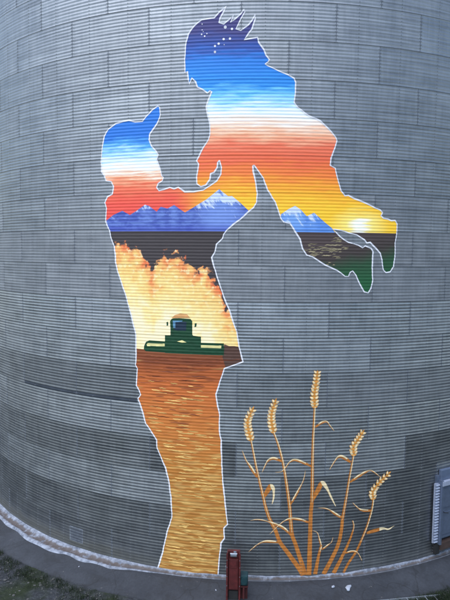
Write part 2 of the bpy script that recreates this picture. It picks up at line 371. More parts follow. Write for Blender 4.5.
# ------------------------------------------------------------------ materials
def mat_steel():
    t = NT('galvanised_steel', rough=0.42, metal=0.9)
    oi = t.node('ShaderNodeObjectInfo')
    tc = t.obj()
    vec = t.node('ShaderNodeVectorMath', operation='ADD')
    t.put(vec.inputs[0], tc)
    cmb = t.node('ShaderNodeCombineXYZ')
    t.put(cmb.inputs[0], t.math('MULTIPLY', oi.outputs['Random'], 37.0))
    t.put(cmb.inputs[2], t.math('MULTIPLY', oi.outputs['Random'], 91.0))
    t.put(vec.inputs[1], cmb.outputs[0])
    v = vec.outputs[0]
    blot = t.noise(v, 1.1, 4, 0.6)
    streak = t.noise(t.mapping(v, (9, 9, 0.7)), 1.0, 4, 0.65)
    spang = t.noise(v, 38, 2, 0.6)
    f = t.math('ADD', t.math('MULTIPLY', blot, 0.55), t.math('ADD', t.math('MULTIPLY', streak, 0.32), t.math('MULTIPLY', spang, 0.2)))
    lines = t.noise(t.mapping(v, (0.22, 0.22, 10.0)), 1.0, 3, 0.75)
    f = t.math('ADD', f, t.math('MULTIPLY', t.math('SUBTRACT', lines, 0.5), 0.95))
    base = t.ramp(f, [(0.25, (0.130, 0.140, 0.156, 1)), (0.55, (0.228, 0.241, 0.261, 1)), (0.85, (0.33, 0.345, 0.365, 1))])
    c = t.mix(1.0, base, oi.outputs['Color'], 'MULTIPLY')
    # run-off and dust that settled on the lowest half metre
    geo = t.node('ShaderNodeNewGeometry').outputs['Position']
    pz = t.sep(geo)[2]
    edge = t.math('ADD', pz, t.math('MULTIPLY', t.noise(geo, 0.9, 4, 0.6), -0.75))
    dirt = t.smooth(edge, -0.1, 0.28, 0.6, 0.0)
    dirt = t.math('MULTIPLY', dirt, t.smooth(t.sep(geo)[0], -1.0, -5.0, 0.35, 1.0))
    c = t.mix(dirt, c, lin((66, 64, 48)))
    t.color(c)
    t.put(t.b.inputs['Metallic'], t.math('SUBTRACT', t.math('SUBTRACT', 0.95, t.math('MULTIPLY', oi.outputs['Alpha'], 0.32)), t.math('MULTIPLY', dirt, 0.7), True))
    t.rough(t.math('ADD', t.math('MULTIPLY', blot, 0.22), t.math('ADD', t.math('ADD', 0.14, t.math('MULTIPLY', oi.outputs['Alpha'], 0.22)), t.math('MULTIPLY', spang, 0.1))))
    t.bump(t.noise(v, 2.2, 3, 0.6), 0.25, 0.02)
    return t.m

def mat_plain(name, rgb, rough=0.6, metal=0.0, var=0.25, scale=6.0, spec=0.4, bump=0.0):
    t = NT(name, rough, metal, spec)
    n = t.noise(t.obj(), scale, 5, 0.62)
    c0 = lin(rgb)
    dark = tuple(v * (1 - var) for v in c0[:3]) + (1,)
    lite = tuple(min(0.9, v * (1 + var)) for v in c0[:3]) + (1,)
    t.color(t.ramp(n, [(0.3, dark), (0.7, lite)]))
    if bump:
        t.bump(t.noise(t.obj(), scale * 3, 4, 0.6), bump, 0.02)
    return t.m

def stroked(t, s, z, sx, sz, amount, seed=0.0):
    """height shifted by long horizontal brush strokes"""
    c = t.node('ShaderNodeCombineXYZ')
    t.put(c.inputs[0], s); t.put(c.inputs[1], z); c.inputs[2].default_value = seed
    n = t.noise(t.mapping(c.outputs[0], (sx, sz, 1)), 1.0, 4, 0.6, 0.3)
    return t.math('ADD', z, t.math('MULTIPLY', t.math('SUBTRACT', n, 0.5), amount)), c.outputs[0]

def mat_mural_man():
    t = NT('mural_paint_man', rough=0.55, spec=0.3)
    s, z, _ = t.sep(t.uv())
    zz, vec = stroked(t, s, z, 1.1, 9.0, 1.0)
    skyA = t.zramp(zz, RAMP_MAN)
    skyB = t.zramp(zz, RAMP_CHILD)
    c = t.mix(t.smooth(t.math('ADD', s, t.math('MULTIPLY', t.math('SUBTRACT', zz, z), 0.9)), *BLEND_S), skyA, skyB)
    below = t.math('LESS_THAN', z, HORIZON)
    c = t.mix(below, c, lin((62, 56, 58)))
    # dust cloud behind the harvester
    s0, s1 = CLOUD_TOP[0][0], CLOUD_TOP[-1][0]
    zl = min(q[1] for q in CLOUD_TOP); zh = max(q[1] for q in CLOUD_TOP)
    f = t.math('DIVIDE', t.math('SUBTRACT', s, s0), s1 - s0)
    top = t.ramp(f, [((q[0] - s0) / (s1 - s0), ((q[1] - zl) / (zh - zl),) * 3 + (1,)) for q in CLOUD_TOP])
    ztop = t.math('ADD', t.math('MULTIPLY', top, zh - zl), zl)
    puff = t.noise(vec, 4.6, 3, 0.55, 0.3)
    big = t.noise(t.mapping(vec, (1.1, 1.0, 1), (3, 1, 0)), 1.9, 3, 0.55, 0.5)
    blob = t.noise(t.mapping(vec, (1, 1, 1), (7, 3, 0)), 4.2, 2, 0.5, 0.2)
    raw = t.math('SUBTRACT', ztop, z)
    depth = t.math('ADD', raw, t.math('ADD', t.math('MULTIPLY', t.math('SUBTRACT', puff, 0.5), 1.0), t.math('MULTIPLY', t.math('SUBTRACT', blob, 0.5), 0.5)))
    body = t.math('ADD', t.math('MULTIPLY', raw, 0.75), t.math('ADD', t.math('MULTIPLY', t.math('SUBTRACT', big, 0.5), 1.6), t.math('MULTIPLY', t.math('SUBTRACT', blob, 0.5), 1.0)))
    cl = t.ramp(t.math('ADD', t.math('MULTIPLY', body, 0.5), 0.21),
                [(0.0, lin((206, 84, 52))), (0.14, lin((224, 112, 66))), (0.3, lin((234, 158, 94))), (0.44, lin((238, 188, 112))), (0.62, lin((240, 202, 128))), (0.8, lin((240, 212, 146))), (1.0, lin((242, 224, 180)))])
    dab = t.math('MULTIPLY', t.smooth(t.noise(t.mapping(vec, (1, 1, 1), (2, 9, 0)), 6.5, 2, 0.5), 0.54, 0.66), t.smooth(raw, 2.6, 0.2))
    cl = t.mix(t.math('MULTIPLY', dab, 0.6), cl, lin((244, 224, 168)))
    low = t.smooth(raw, 2.2, 3.6)
    cl = t.mix(t.math('MULTIPLY', low, 0.45), cl, lin((240, 206, 126)))
    c = t.mix(t.math('MULTIPLY', t.smooth(depth, -0.03, 0.12), below), c, cl)
    # stubble field
    zs, vec2 = stroked(t, s, z, 1.3, 8.0, 0.8, 5.0)
    h = STUBBLE_TOP
    st = t.zramp(zs, [(h + 0.2, (128, 74, 46)), (h - 0.25, (124, 64, 38)), (h - 0.6, (158, 82, 42)), (h - 1.0, (184, 98, 48)), (h - 2.2, (186, 110, 52)), (h - 3.6, (172, 110, 48)), (h - 4.8, (164, 110, 50)), (h - 6.8, (158, 108, 50))])
    straw = t.noise(t.mapping(vec2, (1.5, 9.0, 1)), 1.0, 2, 0.5, 0.3)
    dens = t.smooth(z, h - 0.9, h - 4.6, 0.13, -0.06)
    straw_f = t.smooth(t.math('SUBTRACT', straw, dens), 0.50, 0.66)
    st = t.mix(t.math('MULTIPLY', straw_f, 0.42), st, lin((212, 176, 106)))
    dk = t.noise(t.mapping(vec2, (1.2, 9.0, 1), (11, 4, 0)), 1.0, 3, 0.5, 0.3)
    st = t.mix(t.math('MULTIPLY', t.math('MULTIPLY', t.smooth(dk, 0.52, 0.66), 0.6), t.smooth(z, h - 4.5, h - 0.5, 0.35, 1.0)), st, lin((110, 56, 32)))
    edge = t.math('ADD', t.math('MULTIPLY', t.math('SUBTRACT', s, STUBBLE_EDGE[0]), STUBBLE_EDGE[2]), STUBBLE_EDGE[1])
    c = t.mix(t.math('LESS_THAN', z, edge), c, st)
    # brush grain
    g = t.noise(t.mapping(vec, (3, 30, 1)), 1.0, 3, 0.7)
    c = t.mix(0.35, c, t.ramp(g, [(0.3, (0.35, 0.35, 0.35, 1)), (0.7, (0.75, 0.75, 0.75, 1))]), 'OVERLAY')
    t.color(c)
    return t.m

def mat_mural_child():
    t = NT('mural_paint_child', rough=0.55, spec=0.3)
    s, z, _ = t.sep(t.uv())
    zz, vec = stroked(t, s, z, 1.0, 9.0, 0.95, 2.0)
    c = t.zramp(zz, RAMP_CHILD)
    # painted sun on the horizon
    dx = t.math('DIVIDE', t.math('SUBTRACT', s, SUN_PAINT[0]), 1.15)
    dz = t.math('DIVIDE', t.math('SUBTRACT', zz, SUN_PAINT[1]), 0.62)
    rr = t.math('SQRT', t.math('ADD', t.math('MULTIPLY', dx, dx), t.math('MULTIPLY', dz, dz)))
    c = t.mix(t.smooth(rr, 1.0, 0.30), c, lin((254, 226, 120)))
    c = t.mix(t.smooth(rr, 0.42, 0.12), c, lin((255, 252, 236)))
    wob = t.noise(vec, 1.6, 4, 0.65)
    zg = t.math('ADD', t.math('ADD', z, t.math('MULTIPLY', t.math('SUBTRACT', s, SUN_PAINT[0]), -0.22)), t.math('MULTIPLY', wob, 0.5))
    fld = t.zramp(zg, [(HORIZON + 0.1, (74, 62, 62)), (HORIZON - 0.35, (64, 56, 54)), (HORIZON - 0.75, (42, 76, 52)), (HORIZON - 1.3, (34, 84, 52)), (HORIZON - 2.0, (36, 92, 56))])
    c = t.mix(t.math('LESS_THAN', z, HORIZON), c, fld)
    g = t.noise(t.mapping(vec, (3, 30, 1)), 1.0, 3, 0.7)
    c = t.mix(0.3, c, t.ramp(g, [(0.3, (0.35, 0.35, 0.35, 1)), (0.7, (0.75, 0.75, 0.75, 1))]), 'OVERLAY')
    t.color(c)
    return t.m

def mat_mountain(name, ridge, dark, light, foot):
    t = NT(name, rough=0.55, spec=0.3)
    s, z, _ = t.sep(t.uv())
    c = t.node('ShaderNodeCombineXYZ')
    t.put(c.inputs[0], s); t.put(c.inputs[1], z)
    s0, s1 = ridge[0][0], ridge[-1][0]
    hm = max(q[1] for q in ridge) - HORIZON
    f = t.math('DIVIDE', t.math('SUBTRACT', s, s0), s1 - s0)
    rh = t.math('MULTIPLY', t.ramp(f, [((q[0] - s0) / (s1 - s0), (max(0, (q[1] - HORIZON) / hm),) * 3 + (1,)) for q in ridge]), hm)
    depth = t.math('SUBTRACT', t.math('ADD', rh, HORIZON), z)
    # brush marks run down the slopes
    sk = t.math('ADD', s, t.math('MULTIPLY', z, 0.7))
    c2 = t.node('ShaderNodeCombineXYZ')
    t.put(c2.inputs[0], sk); t.put(c2.inputs[1], z)
    n = t.noise(t.mapping(c2.outputs[0], (5.0, 2.4, 1)), 1.5, 4, 0.6, 0.5)
    n2 = t.noise(t.mapping(c.outputs[0], (2.2, 5.0, 1)), 1.3, 3, 0.6, 0.3)
    tall = t.smooth(rh, hm * 0.45, hm * 0.9)
    col = t.mix(t.math('MULTIPLY', tall, 0.8), lin(dark), lin(light))
    col = t.mix(t.math('MULTIPLY', t.smooth(n2, 0.4, 0.65), 0.5), col, lin(light))
    col = t.mix(t.smooth(z, HORIZON + 0.3, HORIZON, 0.0, 0.7), col, lin(foot))
    v = t.math('SUBTRACT', t.math('ADD', n, t.math('MULTIPLY', tall, 0.26)), t.math('MULTIPLY', depth, 0.55))
    col = t.mix(t.math('MULTIPLY', t.smooth(v, 0.55, 0.70), 0.85), col, lin((206, 216, 236)))
    t.color(col)
    return t.m

def mat_wheat():
    t = NT('mural_wheat_brown', rough=0.55, spec=0.3)
    n = t.noise(t.mapping(t.uv(), (4, 4, 1)), 2.0, 4, 0.6)
    s, z, _ = t.sep(t.uv())
    c = t.ramp(n, [(0.3, lin((150, 88, 38))), (0.7, lin((190, 122, 56)))])
    t.color(c)
    return t.m

def mat_paint(name, rgb, var=0.12):
    t = NT(name, rough=0.55, spec=0.3)
    n = t.noise(t.mapping(t.uv(), (3, 8, 1)), 2.0, 4, 0.6)
    c0 = lin(rgb)
    t.color(t.ramp(n, [(0.3, tuple(v * (1 - var) for v in c0[:3]) + (1,)), (0.7, tuple(min(.88, v * (1 + var)) for v in c0[:3]) + (1,))]))
    return t.m

STEEL = mat_steel()
SEAM = mat_plain('seam_caulk', (92, 98, 108), 0.7, 0.3, 0.3, 5)
BOLT = mat_plain('bolt_zinc', (120, 124, 130), 0.5, 0.7, 0.3, 9)
MAN_P = mat_mural_man()
CHILD_P = mat_mural_child()
MT_MAN = mat_mountain('mural_mountain_violet', MOUNTAINS_MAN[:21], (62, 80, 158), (118, 146, 210), (70, 84, 172))
MT_CHILD = mat_mountain('mural_mountain_blue', MOUNTAINS_CHILD[1:11], (76, 122, 200), (120, 162, 222), (92, 140, 214))
WHITE_P = mat_paint('mural_outline_white', (214, 214, 222), 0.08)
WHEAT_P = mat_wheat()
CREAM_P = mat_paint('mural_wheat_cream', (220, 200, 160), 0.15)
EAR_P = mat_paint('mural_ear_gold', (198, 136, 64), 0.2)
GREEN_P = mat_paint('mural_harvester_green', (20, 62, 40), 0.25)
GLASS_P = mat_paint('mural_cab_glass', (28, 44, 62), 0.2)
SKYB_P = mat_paint('mural_cab_blue', (84, 128, 158), 0.2)
TAN_P = mat_paint('mural_tan', (204, 150, 96), 0.15)
PALE_P = mat_paint('mural_straw', (226, 214, 150), 0.15)
BROWN_P = mat_paint('mural_brown', (82, 58, 50), 0.15)
GLINT_P = mat_paint('mural_glint', (150, 138, 108), 0.4)

# ------------------------------------------------------------------ ground
def mat_ground():
    t = NT('gravel_soil', 0.95, 0, 0.2)
    p = t.obj()
    n1 = t.noise(p, 0.35, 5, 0.6)
    n2 = t.noise(p, 9.0, 6, 0.7)
    c = t.ramp(n2, [(0.3, lin((34, 36, 40))), (0.55, lin((54, 57, 62))), (0.75, lin((78, 81, 88)))])
    g = t.ramp(n2, [(0.3, lin((24, 32, 22))), (0.7, lin((46, 54, 36)))])
    c = t.mix(t.smooth(n1, 0.48, 0.6), c, g)
    t.color(c)
    t.bump(t.noise(p, 24, 6, 0.75), 0.8, 0.05)
    return t.m
GZ = -0.30
bm = bmesh.new()
rings = [14.2, 15, 16, 18, 22, 30, 60, 150, 500, 3000]
prev = None
for r in rings:
    cur = [bm.verts.new((r * math.cos(a * math.pi / 48), r * math.sin(a * math.pi / 48), GZ + (0.03 * math.sin(a * 1.7 + r) if 15 < r < 60 else 0))) for a in range(96)]
    if prev:
        for i in range(96):
            bm.faces.new((prev[i], cur[i], cur[(i + 1) % 96], prev[(i + 1) % 96]))
    prev = cur
ground = bm_obj('ground', bm, mat_ground(), smooth=True)
tag(ground, 'grey gravelly soil with patches of dark grass round the bin', 'ground', kind='structure')

# ------------------------------------------------------------------ the grain bin
binr = empty('grain_bin')
tag(binr, 'huge round corrugated steel grain bin with a painted mural of a man lifting a child', 'grain bin')
NR = 20
S0 = -1.7505                       # arc position of the first upright seam
# one sheet, shared by all
NC = 12
vv, ff = [], []
half = SHEET / 2
for z_, p_ in zip(LEV, PROF):
    for c in range(NC + 1):
        vv.append(on_wall(-half + SHEET * c / NC, z_, R + p_))
for i in range(len(LEV) - 1):
    for c in range(NC):
        a = i * (NC + 1) + c
        ff.append((a, a + 1, a + NC + 2, a + NC + 1))
# folded lower edge so that each ring laps the one below
n0 = len(vv)
for c in range(NC + 1):
    vv.append(on_wall(-half + SHEET * c / NC, -0.004, R + PROF[0] - 0.008))
for c in range(NC):
    ff.append((n0 + c, n0 + c + 1, c + 1, c))
SHEET_ME = mesh_from(vv, ff, 'wall_sheet')
# the upright seam of a sheet: a narrow caulked lap
vv, ff = [], []
for z_, p_ in zip(LEV, PROF):
    for q, dr in ((-0.012, 0.0004), (-0.009, 0.0022), (0.009, 0.0022), (0.012, 0.0004)):
        vv.append(on_wall(-half + q, z_, R + p_ + dr))
for i in range(len(LEV) - 1):
    for c in range(3):
        a = i * 4 + c
        ff.append((a, a + 1, a + 5, a + 4))
SEAM_ME = mesh_from(vv, ff, 'seam')

ROW_TONE = {0: 0.9, 1: 1.1, 2: 1.65, 3: 1.05, 4: 1.5, 5: 1.0, 6: 1.32, 7: 1.36, 8: 0.88, 9: 0.85, 10: 0.95, 11: 0.92, 12: 0.95, 13: 1.0, 14: 1.0, 15: 1.1, 16: 1.12, 17: 1.1}
SPECIAL = {(3, 1): 1.45, (3, 2): 1.5, (3, 3): 0.66, (3, 0): 0.7, (7, 3): 1.3, (5, -1): 0.72, (5, -2): 0.72, (5, -3): 1.0, (4, 2): 1.2, (7, 2): 1.25, (1, -4): 0.7, (2, 3): 0.72, (2, 2): 0.85, (1, 2): 0.75, (1, 3): 0.7, (2, -4): 1.25, (2, -5): 1.2}
GLOSS = {0: 0.3, 1: 0.3, 2: 0.35, 3: 0.4, 4: 0.45, 5: 0.6, 6: 0.6, 7: 0.6, 8: 1.2, 9: 1.3, 10: 1.0}
rng = random.Random(11)
front = []
for k in range(NR):
    off = S0 + (SHEET / 2 if k % 2 else 0.0)
    for m in range(-6, 6):
        # sheet between seam m-1 and seam m
        sc = off + (m - 0.5) * SHEET
        if abs(sc + 0.9) > 15.0:
            continue
        o = bpy.data.objects.new('wall_sheet', SHEET_ME)
        COL.objects.link(o)
        o.parent = binr
        o.location = (0, 0, k * RING)
        o.rotation_euler = (0, 0, sc / R)
        tone = SPECIAL.get((k, m), ROW_TONE.get(k, 1.0) * rng.uniform(0.95, 1.05))
        tone = 0.99 + (tone - 0.99) * 0.72
        o.color = (tone * 0.985, tone, tone * 1.02, GLOSS.get(k, 0.75) * rng.uniform(0.8, 1.2))
        q = bpy.data.objects.new('seam', SEAM_ME)
        COL.objects.link(q)
        q.parent = o
        front.append((k, m, sc))
SHEET_ME.materials.append(STEEL)
SEAM_ME.materials.append(SEAM)
# the far side of the wall, out of the photograph
vv, ff = [], []
covered = {}
for k, m, sc in front:
    covered.setdefault(k, []).append(sc)
for k in range(NR):
    a0 = max(covered[k]) / R + half / R
    a1 = min(covered[k]) / R - half / R + 2 * math.pi
    ncol = 150
    base = len(vv)
    lv = LEV[::2]; pf = PROF[::2]
    for z_, p_ in zip(lv, pf):
        for c in range(ncol + 1):
            vv.append(on_wall((a0 + (a1 - a0) * c / ncol) * R, k * RING + z_, R + p_))
    for i in range(len(lv) - 1):
        for c in range(ncol):
            a = base + i * (ncol + 1) + c
            ff.append((a, a + 1, a + ncol + 2, a + ncol + 1))
rear = link('rear_wall', mesh_from(vv, ff, 'rear_wall'), STEEL, binr)
rear['kind'] = 'stuff'
# roof, eave and peak
TOP = NR * RING
bm = bmesh.new()
nrib = 120
ez, pz_ = TOP - 0.05, TOP + 6.6
prev = None
for j, (r, zz) in enumerate([(R + 0.25, ez), (R * 0.5, (ez + pz_) / 2), (0.9, pz_)]):
    cur = [bm.verts.new((r * math.cos(2 * math.pi * i / nrib), r * math.sin(2 * math.pi * i / nrib), zz + (0.06 if i % 4 == 0 else 0))) for i in range(nrib)]
    if prev:
        for i in range(nrib):
            bm.faces.new((prev[i], prev[(i + 1) % nrib], cur[(i + 1) % nrib], cur[i]))
    prev = cur
roof = bm_obj('roof', bm, STEEL, binr)
bm = bmesh.new()
cyl(bm, (0, 0, pz_ - 0.1), (0, 0, pz_ + 0.7), 1.0, 32)
bm_obj('peak_cap', bm, STEEL, roof)

# bolts: rows beside the seams and over the inner stiffeners
vv, ff = [], []
def bolt(s, z):
    r0 = r_wall(z)
    b0 = len(vv)
    for i in range(6):
        a = i * math.pi / 3
        vv.append(on_wall(s + 0.016 * math.cos(a), z + 0.016 * math.sin(a), r0 - 0.003))
    for i in range(6):
        a = i * math.pi / 3
        vv.append(on_wall(s + 0.012 * math.cos(a), z + 0.012 * math.sin(a), r0 + 0.009))
    for i in range(6):
        j = (i + 1) % 6
        ff.append((b0 + i, b0 + j, b0 + 6 + j, b0 + 6 + i))
    ff.append(tuple(b0 + 6 + i for i in range(6)))
for k, m, sc in front:
    if k > 17:
        continue
    for ds in (-half - 0.032, -half + 0.032, -SHEET / 4, SHEET / 4):
        for i in range(11):
            z = k * RING + (i + 0.6 / (2 * math.pi)) * PITCH + 0.003
            s_ = sc + ds
            if inside((s_, z), MAN) or inside((s_, z), CHILD):
                continue
            bolt(s_, z)
bo = link('bolts', mesh_from(vv, ff, 'bolts', False), BOLT, binr)
bo['kind'] = 'stuff'

# dark strip painted as the ring joint's shadow under two sheets on the left
ja, jb = JOINT_SHADOW
dj = conform([([(ja, 5 * RING - 0.03), (jb, 5 * RING - 0.03), (jb, 5 * RING + 0.085), (ja, 5 * RING + 0.085)], 0, 0.0025)], 'joint_shadow_band',
             mat_plain('joint_shadow_tone', (66, 72, 82), 0.6, 0.6, 0.25, 3), binr)
# small repair plate near the foot, left
pc = [sum(q[i] for q in PATCH) / 4 for i in (0, 1)]
PLATE = mat_plain('plate_steel', (130, 136, 148), 0.4, 0.85, 0.15, 8)
w_, h_ = 0.30, 0.26
rect = lambda a, b, c, d: [(pc[0] + a, pc[1] + b), (pc[0] + c, pc[1] + b), (pc[0] + c, pc[1] + d), (pc[0] + a, pc[1] + d)]
conform([(rect(-w_, -h_, w_, h_), 0, 0.0035), (rect(-w_, -h_, -w_ + 0.02, h_), 1, 0.006), (rect(w_ - 0.02, -h_, w_, h_), 1, 0.006), (rect(-w_ + .02, h_ - 0.02, w_ - .02, h_), 1, 0.006), (rect(-w_ + .02, -h_, w_ - .02, -h_ + 0.02), 1, 0.006)],
        'repair_plate', [PLATE, mat_plain('plate_edge_sealant', (126, 132, 142), 0.7, 0, 0.35, 8)], binr)

# ------------------------------------------------------------------ the mural
rngm = random.Random(3)
man = conform([(MAN, 0, 0.003)], 'painted_man', MAN_P, binr)
man['label'] = 'painted silhouette of a man in a cap, filled with sunset, mountains and a wheat field'
child = conform([(CHILD, 0, 0.003)], 'painted_child', CHILD_P, binr)
child['label'] = 'painted silhouette of a child lifted overhead, filled with starry and sunset sky'
def dense(pts, d=0.12):
    out = []
    for a, b in zip(pts[:-1], pts[1:]):
        a, b = np.array(a), np.array(b)
        n = max(1, int(np.linalg.norm(b - a) / d))
        for i in range(n):
            out.append(a + (b - a) * i / n)
    out.append(np.array(pts[-1]))
    return out
foot = MAN.index(min((q for q in MAN if q[0] < -1.5 and q[1] < 0.3), key=lambda q: q[1])) if False else None
# the man's outline is left open along the ground between his feet
low = sorted(range(len(MAN)), key=lambda i: MAN[i][1])[:2]
i0, i1 = sorted(low)
for part, par in ((MAN[:i0 + 1], man), (MAN[i1:], man), (CHILD, child)):
    conform(stroke(dense(part), lambda t: 0.040 + 0.010 * math.sin(t * 97) * math.sin(t * 41 + 1), 0, 0.0075, jitter=0.007, rng=rngm), 'white_outline', WHITE_P, par)
conform([(MOUNTAINS_MAN, 0, 0.005)], 'painted_mountains', MT_MAN, man)
conform([(MOUNTAINS_CHILD, 0, 0.005)], 'painted_mountains', MT_CHILD, child)
for (x, z, r) in STARS:
    conform([([(x + r * math.cos(a * math.pi / 5), z + r * math.sin(a * math.pi / 5)) for a in range(10)], 0, 0.006)], 'painted_star', WHITE_P, child)
gp = []
for (x, z, l) in GLINTS:
    for k in range(3):
        x2, z2, l2 = x + rngm.uniform(-.22, .22), z + rngm.uniform(-.1, .1), l * rngm.uniform(.35, 1.0)
        gp += stroke([(x2 - l2 / 2, z2 - 0.02), (x2 - l2 / 6, z2 + 0.01), (x2 + l2 / 6, z2 - 0.005), (x2 + l2 / 2, z2 + 0.015)], lambda t: 0.028 * math.sin(math.pi * (0.06 + 0.88 * t)), 0, 0.0055 + 0.0004 * k)
conform(gp, 'painted_glints', GLINT_P, child)['kind'] = 'stuff'
# brush dabs of straw and stubble across the legs
st_, dk_ = [], []
zt, zb = STUBBLE_TOP, min(q[1] for q in MAN)
i = 0
while len(st_) < 190 * 5:
    i += 1
    f = rngm.random()
    z = zt - 0.9 - f * (zt - zb - 1.0)
    x = rngm.uniform(-4.2, 0.2)
    if rngm.random() > 0.25 + 0.75 * f:
        continue
    l = rngm.uniform(0.14, 0.5)
    if not (inside((x - l / 2 - .05, z), MAN) and inside((x + l / 2 + .05, z), MAN)):
        continue
    w = rngm.uniform(0.016, 0.034)
    n = 5
    pts = [(x - l / 2 + l * k / n, z + rngm.uniform(-.010, .010) - 0.05 * (k / n - .5) * l) for k in range(n + 1)]
    st_ += stroke(pts, lambda t: w * (0.35 + 0.65 * math.sin(math.pi * (0.05 + 0.9 * t))), 0, 0.0042 + (i % 7) * 0.0003)
i = 0
while len(dk_) < 70 * 4:
    i += 1
    f = rngm.random() ** 1.6
    z = zt - 0.12 - f * 2.4
    x = rngm.uniform(-4.4, 0.2)
    l = rngm.uniform(0.2, 0.7)
    if not (inside((x - l / 2 - .05, z), MAN) and inside((x + l / 2 + .05, z), MAN)):
        continue
    w = rngm.uniform(0.014, 0.03)
    pts = [(x - l / 2 + l * k / 4, z + rngm.uniform(-.012, .012)) for k in range(5)]
    dk_ += stroke(pts, lambda t: w * (0.3 + 0.7 * math.sin(math.pi * (0.05 + 0.9 * t))), 0, 0.0042 + (i % 7) * 0.0003)
conform(st_, 'straw_dabs', mat_paint('mural_straw_dab', (214, 174, 104), 0.35), man)['kind'] = 'stuff'
conform(dk_, 'stubble_dabs', mat_paint('mural_stubble_dab', (112, 56, 34), 0.3), man)['kind'] = 'stuff'
conform([(BROWN, 0, 0.0046)], 'painted_hillside', BROWN_P, man)
conform([(q, 0, 0.0058) for q in COMBINE['body']], 'painted_harvester', GREEN_P, man)
for q in COMBINE['mirror']:
    conform([(q, 0, 0.0060)], 'painted_mirror', GREEN_P, man)
for q in COMBINE['header']:
    conform([(q, 0, 0.0064)], 'painted_harvester_header', GREEN_P, man)
for q in COMBINE['cream']:
    conform([(q, 0, 0.0072)], 'painted_reel', PALE_P, man)
conform([(COMBINE['roof'][0], 0, 0.0072)], 'painted_cab_roof', TAN_P, man)
conform([(COMBINE['glass'][0], 0, 0.0066), (COMBINE['glint'][0], 1, 0.0074)], 'painted_cab_window', [GLASS_P, SKYB_P], man)
WL = ['leftmost painted wheat stalk', 'painted wheat stalk second from the left', 'tallest painted wheat stalk in the middle', 'painted wheat stalk leaning right of the tallest', 'rightmost painted wheat stalk with a drooping ear', 'painted blade without an ear, right of the middle', 'short painted sprout with two thin blades']
for wi, d in enumerate(WHEAT):
    w0, w1 = d['w']
    path = smooth_path(d['stem'], 6)
    hl = (0.02, 0.46)
    L0 = 0.004 + wi * 0.0004
    polys = stroke(path, lambda t: 1.12 * (w0 + (w1 - w0) * t ** 1.1), 0, L0)
    cut = max(3, int(len(path) * (0.55 if d['ear'] else 0.4)))
    polys += stroke(path[:cut], lambda t: w0 * 1.15 * (1 - 0.6 * t * t), 1, L0 + 0.004, side=hl)
    stalk = conform(polys, 'painted_wheat_stalk', [WHEAT_P, CREAM_P], binr)
    stalk['label'] = WL[wi]
    for li, (lp, lw) in enumerate(d['leaves']):
        p2 = smooth_path(lp, 6)
        prof = lambda t: 1.2 * lw * (0.45 + 0.55 * math.sin(math.pi * min(1, t * 1.5 + 0.08))) * (1 - t ** 5 * 0.85) if t < 0.66 else lw * 0.45 * (1 - ((t - 0.66) / 0.34) ** 2 * 0.8) + 0.006
        pol = stroke(p2, prof, 0, L0 + 0.001)
        n = len(p2)
        a = int(n * (0.38 if lw > 0.1 else 0.12))
        sgn = (0.0, 0.5) if p2[-1][0] < p2[0][0] else (-0.5, 0.0)
        # light catches the upper edge of every blade
        up_is_left = (p2[-1][0] - p2[0][0]) > 0
        sd_ = (0.02, 0.5) if up_is_left else (-0.5, -0.02)
        if lw > 0.1:
            sd_ = (-0.42, 0.5)
        pol += stroke(p2[a:], lambda t: prof(min(1, a / n + t * (1 - a / n))), 1, L0 + 0.0042, side=sd_)
        conform(pol, 'leaf', [WHEAT_P, CREAM_P], stalk)
    if d['ear']:
        ep = smooth_path(d['ear'], 12)
        el = sum(np.linalg.norm(ep[i + 1] - ep[i]) for i in range(len(ep) - 1))
        nk = max(8, int(round(el / 0.115)))
        pol = stroke(ep, lambda t: 0.075 * (1 - 0.5 * t), 0, L0 + 0.001)
        def ell(c, ang, a, b, mi, lift):
            ca, sa = math.cos(ang), math.sin(ang)
            pts = []
            for i in range(12):
                q = 2 * math.pi * i / 12
                x, y = a * math.cos(q), b * math.sin(q) * (1 - 0.35 * math.cos(q))
                pts.append((c[0] + x * ca - y * sa, c[1] + x * sa + y * ca))
            return (pts, mi, lift)
        for i in range(nk):
            f = i / (nk - 0.5)
            j = min(len(ep) - 2, int(f * (len(ep) - 1)))
            c = ep[j]
            dvec = ep[j + 1] - ep[j]
            ang = math.atan2(dvec[1], dvec[0])
            sc_ = (1 - 0.22 * f) * (0.9 if i == 0 else 1)
            for sgn in (-1, 1):
                a2 = ang + sgn * math.radians(48)
                ctr = (c[0] + 0.084 * sc_ * math.cos(a2), c[1] + 0.084 * sc_ * math.sin(a2))
                lf = L0 + 0.0022 + (nk - i) * 0.00012 + (0.0006 if sgn > 0 else 0)
                pol.append(ell(ctr, a2, 0.112 * sc_, 0.058 * sc_, 0, lf))
                tip = (c[0] + 0.122 * sc_ * math.cos(a2), c[1] + 0.122 * sc_ * math.sin(a2))
                pol.append(ell(tip, a2, 0.066 * sc_, 0.036 * sc_, 1, lf + 0.0026))
        c = ep[-1]
        pol.append(ell((c[0], c[1] + 0.01), ang, 0.07, 0.026, 0, L0 + 0.005))
        conform(pol, 'wheat_ear', [EAR_P, CREAM_P], stalk)

